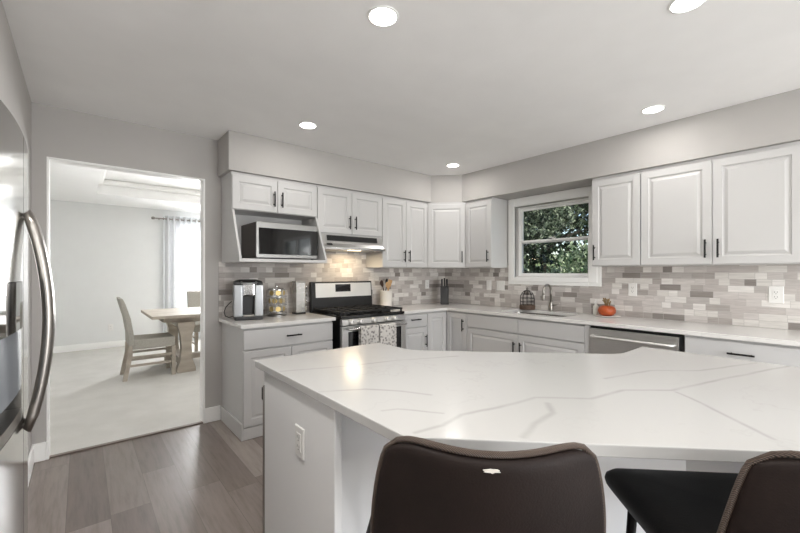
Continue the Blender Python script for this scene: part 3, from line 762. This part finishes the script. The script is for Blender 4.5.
for y, par in ((-.028, ld), (.034, rd)):
    P = []; n = 16; x0 = bow(y)-.002
    for i in range(n+1):
        t = i/n; z = .82+(1.515-.82)*t; P.append((x0+.012+.050*math.sin(PI*t)**.8, y, z))
    P = [(x0-.002, y, .835)]+P+[(x0-.002, y, 1.50)]
    R_ = [.012, .014]+[.015]*(n-1)+[.014, .012]
    hn = MB().tube(P, R_, 12).build('handle', DSTEEL, par, smooth=True)

# ------------------------------------------------------------------ downlights
lens_lamps = []
for (x, y), lab in zip(((-2.808, -2.273), (-2.48, -.849), (-.733, -.818), (-.698, -2.725), (-1.842, -3.201)),
        ('round recessed ceiling light nearest the top centre of the ceiling', 'round recessed ceiling light in front of the microwave cabinet', 'round recessed ceiling light by the diagonal corner cabinet',
         'round recessed ceiling light in front of the wide right wall cabinet', 'round recessed ceiling light over the island, cut by the top frame edge')):
    t = thing('ceiling_light', lab, 'light', (x, y, ZC), 0, 'recessed ceiling lights')
    autosmooth(MB().lathe([(.074, -.0005), (.072, -.004), (.063, -.006), (.063, -.0005)]).build('trim_ring', TRIMP, t))
    MB().cyl(.062, -.0065, -.001).build('lens', LAMPM, t)
    l = bpy.data.lights.new('downlight_and_fill', 'AREA'); l.shape = 'DISK'; l.size = .13; l.energy = 3.2; l.color = (1, .97, .93)
    o = bpy.data.objects.new('downlight_and_fill', l); COL.objects.link(o); o.parent = t; o.location = (0, 0, -.012)
for x, y in ((-3.72, -2.55), (-3.72, -3.9), (-3.0, -4.6), (-1.2, -4.6), (-3.0, -6.0), (-1.2, -6.0)):   # unseen fill lamps added above and behind the camera, without fixtures
    if True:
        l = bpy.data.lights.new('far_fill' if x > -3.5 else 'left_fill', 'AREA'); l.shape = 'DISK'; l.size = .13; l.energy = 2 if x > -3.5 else 15; l.color = (1, .97, .93)
        o = bpy.data.objects.new('downlight_and_fill', l); COL.objects.link(o); o.location = (x, y, ZC-.012)

# unseen glowing globe behind the camera, added to brighten the ceiling
ch = thing('fill_globe', 'unseen round glowing globe added behind the camera to brighten the ceiling', 'fill_globe', (-2.1, -5.5, ZC))
MB().lathe([(.07, -.0005), (.07, -.02), (.02, -.03)]).build('canopy', NICKEL, ch)
MB().cyl(.008, -.62, -.03, n=8).build('stem', NICKEL, ch)
MB().lathe([(.02, -.60), (.11, -.64), (.15, -.74), (.11, -.84), (.02, -.88)]).build('globe_shade', emis('glowing frosted globe', (1, .97, .93, 1), 8), ch, smooth=True)

# ------------------------------------------------------------------ things on the counters
ZK = .9145
# coffee maker
cm = thing('coffee_maker', 'silver and black single-cup coffee maker at the left counter end', 'coffee maker', (-2.74, -.20, ZK), math.radians(-14))
m = MB()
for s in (-1, 1): m.box(s*.0835-.035, s*.0835+.035, -.125, .12, .028, .30, bev=.012)
m.build('side_housing', SILVER, cm)
MB().box(-.048, .048, -.04, .118, .028, .30).build('column', BLACKP, cm)
MB().box(-.112, .112, -.135, .122, 0, .030, bev=.006).build('base', BLACKP, cm)
MB().box(-.045, .045, -.13, -.045, .0305, .042, bev=.004).build('drip_tray', NICKEL, cm)
MB().rings([[(-.118, -.128, .301), (.118, -.128, .301), (.118, .12, .301), (-.118, .12, .301)], [(-.112, -.12, .330), (.112, -.12, .330), (.112, .12, .330), (-.112, .12, .330)],
            [(-.07, -.08, .345), (.07, -.08, .345), (.07, .1, .345), (-.07, .1, .345)]]).build('lid', BLACKP, cm, bevel=.006)
MB().box(-.046, .046, -.14, -.045, .205, .318, bev=.012).build('brew_head', CHROME, cm)
MB().tube([(-.06, -.13, .325), (-.055, -.155, .315), (0, -.165, .312), (.055, -.155, .315), (.06, -.13, .325)], .010, 8).build('lid_handle', SILVER, cm, smooth=True)
P = [(-2.885+.05*math.sin(a)*1.0-.02, -.07, ZK+.075-.068*math.cos(a)) for a in [PI*2*i/16 for i in range(-1, 8)]]
P = [(-2.84, -.06, ZK+.012), (-2.875, -.07, ZK+.006), (-2.908, -.075, ZK+.02), (-2.918, -.075, ZK+.055), (-2.905, -.07, ZK+.095), (-2.872, -.065, ZK+.13), (-2.855, -.08, ZK+.15)]
cord = MB().tube([tuple(Matrix.Rotation(math.radians(14), 3, 'Z') @ (Vector(p)-Vector((-2.755, -.20, ZK)))) for p in P], .004, 8).build('power_cord', CORDP, cm, smooth=True)
# pod carousel
pc = thing('pod_carousel', 'round wire carousel of coffee pods beside the coffee maker', 'pod holder', (-2.455, -.155, ZK))
m = MB(); m.cyl(.085, 0, .010); m.build('base', GSTEEL, pc)
m = MB(); m.cyl(.006, .010, .265, n=10); m.lathe([(.004, .265), (.013, .272), (.013, .280), (.004, .288)], n=12)
for z in (.03, .105, .180, .245):
    m.tube([(.092*math.cos(a), .092*math.sin(a), z) for a in [2*PI*i/24 for i in range(24)]], .0025, 6, True)
for i in range(8):
    a = 2*PI*i/8+.2; m.tube([(.085*math.cos(a), .085*math.sin(a), .008), (.092*math.cos(a), .092*math.sin(a), .05), (.092*math.cos(a), .092*math.sin(a), .245), (.03*math.cos(a), .03*math.sin(a), .262), (0, 0, .266)], .0022, 6)
m.build('wire_frame', CHROME, pc)
n = 0
for tier in range(3):
    for i in range(7):
        a = 2*PI*(i+.5*tier)/7
        M = Matrix.Translation((-2.455+.06*math.cos(a), -.155+.06*math.sin(a), ZK+.067+.075*tier)) @ Matrix.Rotation(a, 4, 'Z') @ Matrix.Rotation(PI/2, 4, 'Y')
        if n == 0:
            p0 = autosmooth(MB().lathe([(.017, -.034), (.0185, -.030), (.0225, .006), (.025, .007), (.025, .0095)], n=16).build('coffee_pod', PODW))
            ld_ = MB().lathe([(.0235, .0097), (.0235, .011)], n=16).build('foil_lid', GOLD, p0); p = p0
        else: p = dup(p0)
        p.matrix_world = M
        tag(p, 'cream coffee pod with gold foil lid in the wire carousel, '+('bottom', 'middle', 'top')[tier]+' tier', 'coffee pod', 'coffee pods, '+('bottom', 'middle', 'top')[tier]+' tier of the carousel'); n += 1
# spice rack tower
sr = thing('spice_rack', 'square steel spice rack tower just left of the range', 'spice rack', (-2.225, -.135, ZK), math.radians(0))
MB().box(-.05, .05, -.05, .05, 0, .018, bev=.003).build('base', BLACKP, sr)
MB().box(-.046, .046, -.046, .046, .0185, .305).build('housing', STEEL, sr)
MB().box(-.05, .05, -.05, .05, .3055, .322, bev=.003).build('top_plate', NICKEL, sr)
for i in range(4):
    j = autosmooth(MB().lathe([(.025, .0465), (.025, .062)], (0, 0, .057+.069*i), 18, 'x').build('spice_jar', JARG, sr))
    autosmooth(MB().lathe([(.029, .0625), (.029, .073), (.026, .075)], (0, 0, .057+.069*i), 18, 'x').build('lid', CHROME, j))
# utensil crock
uc = thing('utensil_crock', 'white ceramic crock right of the range', 'crock', (-1.135, -.135, ZK))
autosmooth(MB().lathe([(.064, 0), (.070, .006), (.073, .185), (.077, .19), (.077, .198), (.070, .198), (.066, .18), (.062, .012), (.01, .01)], n=28).build('pot', CERAM, uc))
def utensil(name, label, cat, dx, dy, L, lean, az, mat, head):
    t = Matrix.Translation((-1.135+dx, -.135+dy, ZK+.02)) @ Matrix.Rotation(az, 4, 'Z') @ Matrix.Rotation(lean, 4, 'Y')
    o = thing(name, label, cat); o.matrix_world = t
    autosmooth(MB().tube([(0, 0, 0), (0, 0, L*.5), (0, 0, L)], [.006, .0065, .005], 10).build('shaft', mat, o))
    if head == 'spoon': hd_ = MB().rings([[(w*math.cos(a), .006*math.sin(a)+c, L+z) for a in [2*PI*i/12 for i in range(12)]] for z, w, c in ((-.005, .006, 0), (.015, .02, .002), (.04, .027, .006), (.06, .024, .004), (.075, .010, 0))])
    else: hd_ = MB().rings([[(w*math.cos(a), .004*math.sin(a), L+z) for a in [2*PI*i/12 for i in range(12)]] for z, w in ((-.005, .006), (.012, .022), (.07, .03), (.085, .028))])
    hd_.build('head', mat, o, smooth=True); return o
utensil('wooden_spoon', 'dark wooden spoon leaning left in the utensil crock', 'spoon', .02, .0, .235, -.30, 0, WOOD2, 'spoon')
utensil('wooden_spoon', 'pale wooden spoon leaning toward the middle of the crock', 'spoon', .01, -.035, .205, -.06, .0, WOOD1, 'spoon')
utensil('wooden_spatula', 'tan wooden spatula leaning right in the utensil crock', 'spatula', -.015, -.01, .225, .24, 0, WOOD1, 'flat')
utensil('cooking_ladle', 'black cooking spoon standing rear right in the crock', 'spoon', -.01, .03, .245, .22, .3, BLACKP, 'spoon')
# knife block
kb = thing('knife_block', 'black knife block standing in the tiled room corner', 'knife block', (-.27, -.25, ZK), math.radians(-45))
MB().prism([(-.07, 0), (.06, 0), (.075, .20), (-.015, .235)], -.052, .052, 'x').build('block', BLACKP, kb, bevel=.005)
for ix in range(3):
    for iy in range(2):
        x = -.032+.032*ix; y = .005+.04*iy; z = .229-.024*iy*.9
        k_ = MB().rings([[(x+a*.010, y+b*.008+t*.28, z+t) for a, b in ((-1, -1), (1, -1), (1, 1), (-1, 1))] for t in (-.0, .045, .095+.012*((ix+iy) % 2))]).build('knife_handle', BLACKP, kb, bevel=.002)
# wire cage
wc = thing('wire_cage', 'small domed dark wire cage on a brown base behind the sink', 'decoration', (-.095, -1.335, ZK))
MB().lathe([(.078, 0), (.082, .006), (.082, .045), (.078, .05)], n=24).build('base', plain('brown weathered wood', rgb(92, 74, 62), .7, var=.2), wc)
m = MB()
for i in range(10):
    a = 2*PI*i/10; m.tube([(.076*math.cos(a)*c, .076*math.sin(a)*c, z) for z, c in ((.049, 1), (.12, 1), (.155, .93), (.185, .72), (.205, .4), (.213, 0.03))], .0024, 6)
for z, c in ((.085, 1), (.125, 1), (.17, .83)): m.tube([(.076*c*math.cos(2*PI*i/24), .076*c*math.sin(2*PI*i/24), z) for i in range(24)], .0024, 6, True)
m.build('wire_dome', BLACKM, wc)
MB().tube([(.013*math.cos(2*PI*i/14), 0, .226+.013*math.sin(2*PI*i/14)) for i in range(14)], .0025, 6, True).build('ring', BLACKM, wc)
# faucet
fa = thing('faucet', 'brushed nickel single-lever faucet behind the sink', 'faucet', (-.072, -1.60, ZK))
autosmooth(MB().lathe([(.030, 0), (.030, .006), (.023, .012), (.020, .05), (.020, .09), (.015, .095)]).build('base', NICKEL, fa))
P = [(0, 0, .09), (0, 0, .20)]+[(-.075+.075*math.cos(a), 0, .205+.075*math.sin(a)) for a in [PI*i/10 for i in range(1, 11)]]+[(-.150, 0, .17)]
MB().tube(P, .0125, 14).build('spout', NICKEL, fa, smooth=True)
autosmooth(MB().lathe([(.016, .12), (.018, .125), (.016, .172)], (-.150, 0, 0)).build('spray_head', NICKEL, fa))
MB().tube([(0, -.018, .065), (0, -.05, .07), (-.01, -.095, .085)], [.010, .008, .006], 10).build('lever', NICKEL, fa, smooth=True)
# pumpkin group
tr = MB().lathe([(.075, 0), (.088, .004), (.105, .010), (.103, .013), (.08, .008), (.02, .006)], n=32).build('plate', CERAM)
tag(autosmooth(tr), 'small white plate under the orange pumpkin', 'plate'); tr.location = (-.155, -2.20, ZK)
pk = thing('pumpkin_planter', 'orange pumpkin pot with dried stems on the small plate', 'planter', (-.15, -2.19, ZK+.009))
def pumpk():
    R = []; n = 40
    for z, r in ((.0, .035), (.008, .058), (.03, .073), (.052, .076), (.075, .068), (.088, .052), (.093, .040)):
        R.append([(r*(1-.06*abs(math.cos(4*a)))*math.cos(a), r*(1-.06*abs(math.cos(4*a)))*math.sin(a), z) for a in [2*PI*i/n for i in range(n)]])
    return MB().rings(R)
pumpk().build('pot', ORANGE, pk, smooth=True)
m = MB(); R = random.Random(3)
for i in range(16):
    a = R.uniform(0, 2*PI); r = R.uniform(0, .03); l = R.uniform(.03, .075); sx, sy = R.uniform(-.03, .03), R.uniform(-.03, .035)
    m.tube([(r*math.cos(a), r*math.sin(a), .088), (r*math.cos(a)+sx*.5, r*math.sin(a)+sy*.5, .088+l*.6), (r*math.cos(a)+sx, r*math.sin(a)+sy, .088+l)], [.003, .0025, .006], 6)
m.build('dried_stems', GREENL, pk, smooth=True)
sb_ = thing('soap_bottle', 'small pale pump bottle between the faucet and the orange pumpkin', 'bottle', (-.10, -2.07, ZK))
autosmooth(MB().lathe([(.022, 0), (.025, .004), (.025, .085), (.012, .10), (.011, .115)], n=20).build('bottle', plain('frosted pale plastic', rgb(214, 214, 206), .3), sb_))
autosmooth(MB().lathe([(.013, .1155), (.013, .13), (.005, .132), (.005, .15)], n=16).build('pump', PLATEP, sb_))

# ------------------------------------------------------------------ bar stools
def make_stool(label):
    t = thing('bar_stool', label, 'stool')
    # backrest: curved upholstered sheet
    b = MB(); NU, NV = 16, 10; grid = []
    def bp_(u, v):
        z = .66+(1.0-.66)*v
        w = .238-.040*v+.012*math.sin(PI*v)
        z -= .034*abs(u)**7*v**8
        zz = z - .010*(1-u*u)*v
        y = -.215-.075*v+.085*u*u-.012*math.sin(PI*v)
        return (u*w, y, zz)
    for i in range(NU+1):
        u = -1+2*i/NU; grid.append([b.V(bp_(u, j/NV)) for j in range(NV+1)])
    for A, B in zip(grid, grid[1:]):
        for j in range(NV): b.poly([A[j], B[j], B[j+1], A[j+1]])
    bk = b.build('backrest', LEATHER, t, smooth=True, solid=.03, sub=2)
    P = [bp_(-1, .15+.08*j) for j in range(11)]
    P = [(x-.003, y, z) for i, (x, y, z) in enumerate(P)]
    top = [bp_(-1+2*i/20, 1) for i in range(21)]; top = [(x*1.004, y, z+.006-.004*abs(x/.2)**8) for x, y, z in top]
    Q = [bp_(1, .95-.08*j) for j in range(11)]; Q = [(x+.003, y, z) for x, y, z in Q]
    MB().tube(P+top[1:-1]+Q, .0062, 10).build('piping', PIPING, bk, smooth=True)
    # seat
    R = []
    for z, gx, gy in ((.640, .235, .23), (.647, .262, .26), (.680, .275, .27), (.707, .265, .26), (.716, .21, .22)):
        R.append([(x, y+.035, z+(.012*(1 if y < 0 else -0.4) if z > .66 else 0)) for x, y in filleted([(-gx, -gy, .08), (gx, -gy, .08), (gx, gy, .05), (-gx, gy, .05)], 0)])
    MB().rings(R).build('seat', LEATHB, t, smooth=True, sub=1)
    for sx in (-1, 1):
        for sy in (-1, 1):
            MB().tube([(sx*.215, sy*.17+.035, .639), (sx*.24, sy*.21+.035, .0)], [.013, .011], 10).build('leg', BLACKM, t, smooth=True)
    q = .197; qx = .232
    MB().tube([(-qx, -q+.035, .22), (qx, -q+.035, .22), (qx, q+.035, .22), (-qx, q+.035, .22)], .009, 8, True).build('footrest', BLACKM, t)
    return t
st1 = make_stool('dark brown leather bar stool with a white scuff, left at the island')
st2 = dup(st1); st2['label'] = 'dark brown leather bar stool at the right, its black seat showing'
for s_, loc in ((st1, (-3.105, -3.055, 0)), (st2, (-2.613, -3.547, 0))):
    s_.location = loc; s_.rotation_euler = (0, 0, -PI/4); s_['group'] = 'bar stools at the island'
bk1 = [c for c in kids(st1) if c.name.startswith('backrest')][0]
m = MB(); R = random.Random(5); c0 = Vector((-.004, -.3060, .974))
ring = [(c0.x-.004+(.014+R.uniform(-.005, .005))*math.cos(a), c0.y, c0.z+(.0036+R.uniform(-.0012, .0012))*math.sin(a)) for a in [2*PI*i/16 for i in range(16)]]
m.rings([ring, [(x, y+.002, z) for x, y, z in ring]]); sc = m.build('scuff', SCUFF, bk1); sc['label'] = 'white scuff worn into the leather'

# ------------------------------------------------------------------ dining room furniture
dt = thing('dining_table', 'grey oak trestle dining table in the room beyond the doorway', 'table', (-2.25, 2.53, .006))
MB().box(-.95, .95, -.58, .58, .725, .765, bev=.008).build('tabletop', DINEW, dt)
MB().box(-.80, .80, -.42, .42, .66, .7245).build('apron', DINEW, dt)
for sx in (-1, 1):
    pf = [(-.11, 0), (.11, 0), (.11, .05), (.07, .16), (.058, .35), (.07, .5), (.10, .61), (.10, .6595), (-.10, .6595), (-.10, .61), (-.07, .5), (-.058, .35), (-.07, .16), (-.11, .05)]
    m = MB().prism([(sx*.555+a, z) for a, z in pf], -.52, -.40, 'y'); m.prism([(sx*.555+a, z) for a, z in pf], .40, .52, 'y')
    m.box(sx*.555-.05, sx*.555+.05, -.40, .40, .06, .16); m.box(sx*.555-.05, sx*.555+.05, -.40, .40, .56, .655)
    m.build('trestle', DINEW, dt)
MB().box(-.55, .55, -.05, .05, .08, .15).build('stretcher', DINEW, dt)
def make_dchair(label):
    t = thing('dining_chair', label, 'chair')   # faces +y
    m = MB().box(-.235, .235, -.20, .252, .37, .49, bev=.02); m.build('seat', FABRIC, t)
    R = []
    for z, y, th in ((.42, -.215, .05), (.55, -.215, .055), (.75, -.245, .055), (.93, -.295, .05), (1.00, -.318, .035)):
        R.append([(-.235, y-th/2, z), (.235, y-th/2, z), (.235, y+th/2, z), (-.235, y+th/2, z)])
    MB().rings(R).build('backrest', FABRIC, t, bevel=.008)
    for sx in (-1, 1):
        MB().box(sx*.205-.022, sx*.205+.022, .215, .26, 0, .369).build('leg', DINEW, t)
        MB().prism([(-.20, .419), (-.245, .419), (-.245, .3), (-.30, 0), (-.255, 0), (-.20, .3)], sx*.205-.022, sx*.205+.022, 'x').build('leg', DINEW, t)
        for z in (.16, .26): MB().box(sx*.205-.011, sx*.205+.011, -.245+.05*(z < .2)*-.2, .2145, z, z+.028).build('stretcher', DINEW, t)
    return t
a1 = make_dchair('grey upholstered dining chair standing at the left end of the table')
a1.location = (-3.195, 2.21, .006); a1.rotation_euler = (0, 0, -PI/2); a1['group'] = 'grey dining chairs'
a2 = dup(a1); a2['label'] = 'grey upholstered dining chair behind the table in front of the curtain'; a2.location = (-2.27, 3.28, .006); a2.rotation_euler = (0, 0, PI)
# curtain rod and curtains
cr = thing('curtain_rod', 'dark metal curtain rod across the dining room window', 'curtain rod', (0, 4.62, 2.325))
MB().cyl(.011, -2.83, -.55, n=12, axis='x').build('rod', DSTEEL, cr)
for x in (-2.83, -.55): MB().lathe([(.012, -.03), (.024, -.02), (.028, 0), (.02, .022), (.006, .03)], (x+(-.03 if x < -1 else .03), 0, 0), 14, 'x').build('finial', DSTEEL, cr, smooth=True)
for x in (-2.76, -.62): MB().box(x-.008, x+.008, 0, .099, -.012, .012).build('bracket', DSTEEL, cr)
def curtain(x0, x1, label):
    t = thing('curtain', label, 'curtain', ((x0+x1)/2, 4.62, 0)); b = MB(); n = 72; cols = []; hw = (x1-x0)/2; K = 7
    for i in range(n+1):
        u = i/n; x = -hw+2*hw*u
        cols.append([b.V((x+.004*math.sin(i), .033*math.sin(2*PI*K*u)*(1 if z > .5 else 1.15), z)) for z in (.03, .5, 1.1, 1.7, 2.2, 2.385)])
    for A, B in zip(cols, cols[1:]):
        for j in range(5): b.poly([A[j], B[j], B[j+1], A[j+1]])
    b.build('cloth', CURT, t, smooth=True)
    for k in range(2*K):
        x = -hw+2*hw*(k+.0)/(2*K)+.001
        MB().tube([(x, .026*math.cos(2*PI*i/14), 2.325+.026*math.sin(2*PI*i/14)) for i in range(14)], .004, 6, True).build('grommet', NICKEL, t, smooth=True)
curtain(-2.70, -2.02, 'white grommet curtain panel gathered at the left of the dining window')
curtain(-1.30, -.66, 'white grommet curtain panel gathered at the right of the dining window')

# ------------------------------------------------------------------ outdoors
g = MB().box(.3, 40, -25, 25, -.5, -.4).build('ground', GRASS); g['kind'] = 'structure'
g3 = MB().prism([(14, -.399), (32, 3.0), (60, 4.5), (60, -.399)], -40, 40, 'y').build('lawn_bank', GRASS); g3['kind'] = 'structure'
g2 = MB().box(-20, 40, -40, -7.4, -.5, -.4).build('ground_patio_side', GRASS); g2['kind'] = 'structure'
def tree(label, x, y, zb, zt, rad, leaf, mat, count, seed, cat='tree', name='tree', off=0):
    R = random.Random(seed); t = thing(name, label, cat, (x, y, -.4), 0, 'trees outside the kitchen window')
    b = MB(); hh = zt-zb
    blobs = [(R.uniform(-.6, .6)*rad, off+R.uniform(-.6, .6)*rad, zb+hh*R.uniform(.12, .9), rad*R.uniform(.35, .6)) for _ in range(14)]
    for _ in range(count):
        cx, cy, cz, r = blobs[R.randrange(len(blobs))]
        d = Vector((R.gauss(0, 1), R.gauss(0, 1), R.gauss(0, 1))).normalized()*r*R.uniform(.55, 1)
        p = Vector((cx, cy, cz))+d; L = leaf*R.uniform(.7, 1.4)
        q = Matrix.Rotation(R.uniform(0, 6.3), 3, 'Z') @ Matrix.Rotation(R.uniform(0, 1.3), 3, 'X')
        vs = [b.V(p+q @ Vector(c)) for c in ((0, 0, 0), (L*.3, L*.5, 0.05*L), (0, L, 0), (-L*.3, L*.5, .05*L))]; b.poly(vs)
    b.build('foliage', mat, t)
    m = MB(); m.tube([(0, 0, 0), (.05, .03, zb+hh*.4), (0, .05, zb+hh*.85)], [rad*.05, rad*.035, rad*.012], 8)
    for i in range(6):
        a = R.uniform(0, 6.3); z0 = zb+hh*R.uniform(.1, .6); m.tube([(.02, .02, z0), (rad*.4*math.cos(a), rad*.4*math.sin(a), z0+hh*.15), (rad*.75*math.cos(a), rad*.75*math.sin(a), z0+hh*.2)], [rad*.035, rad*.02, rad*.008], 6)
    m.build('trunk', BARK, t, smooth=True)
tree('tall dark evergreen tree filling the upper window', 6.2, 2.4, 1.5, 6.4, 2.1, .2, LEAFD, 5200, 1)
tree('dark leafy tree behind the right side of the window', 10.5, 2.6, .9, 7.5, 2.5, .24, LEAFD, 5200, 2)
tree('sunlit green bush at the lower right of the window', 3.4, -.80, .1, 2.55, 1.05, .11, LEAFB, 4200, 3, 'bush', 'bush')
tree('low green bush at the lower left of the window', 4.8, 1.6, .0, 1.55, 1.0, .11, LEAFM, 3200, 4, 'bush', 'bush')
tree('mid green tree overhanging the upper left window', 4.4, 2.9, 2.1, 4.4, 1.35, .11, LEAFM, 2600, 5, off=-1.6)
tree('dark tree in the distance at the window centre', 19, 9.3, 2.9, 10, 4.0, .36, LEAFD, 4200, 6)
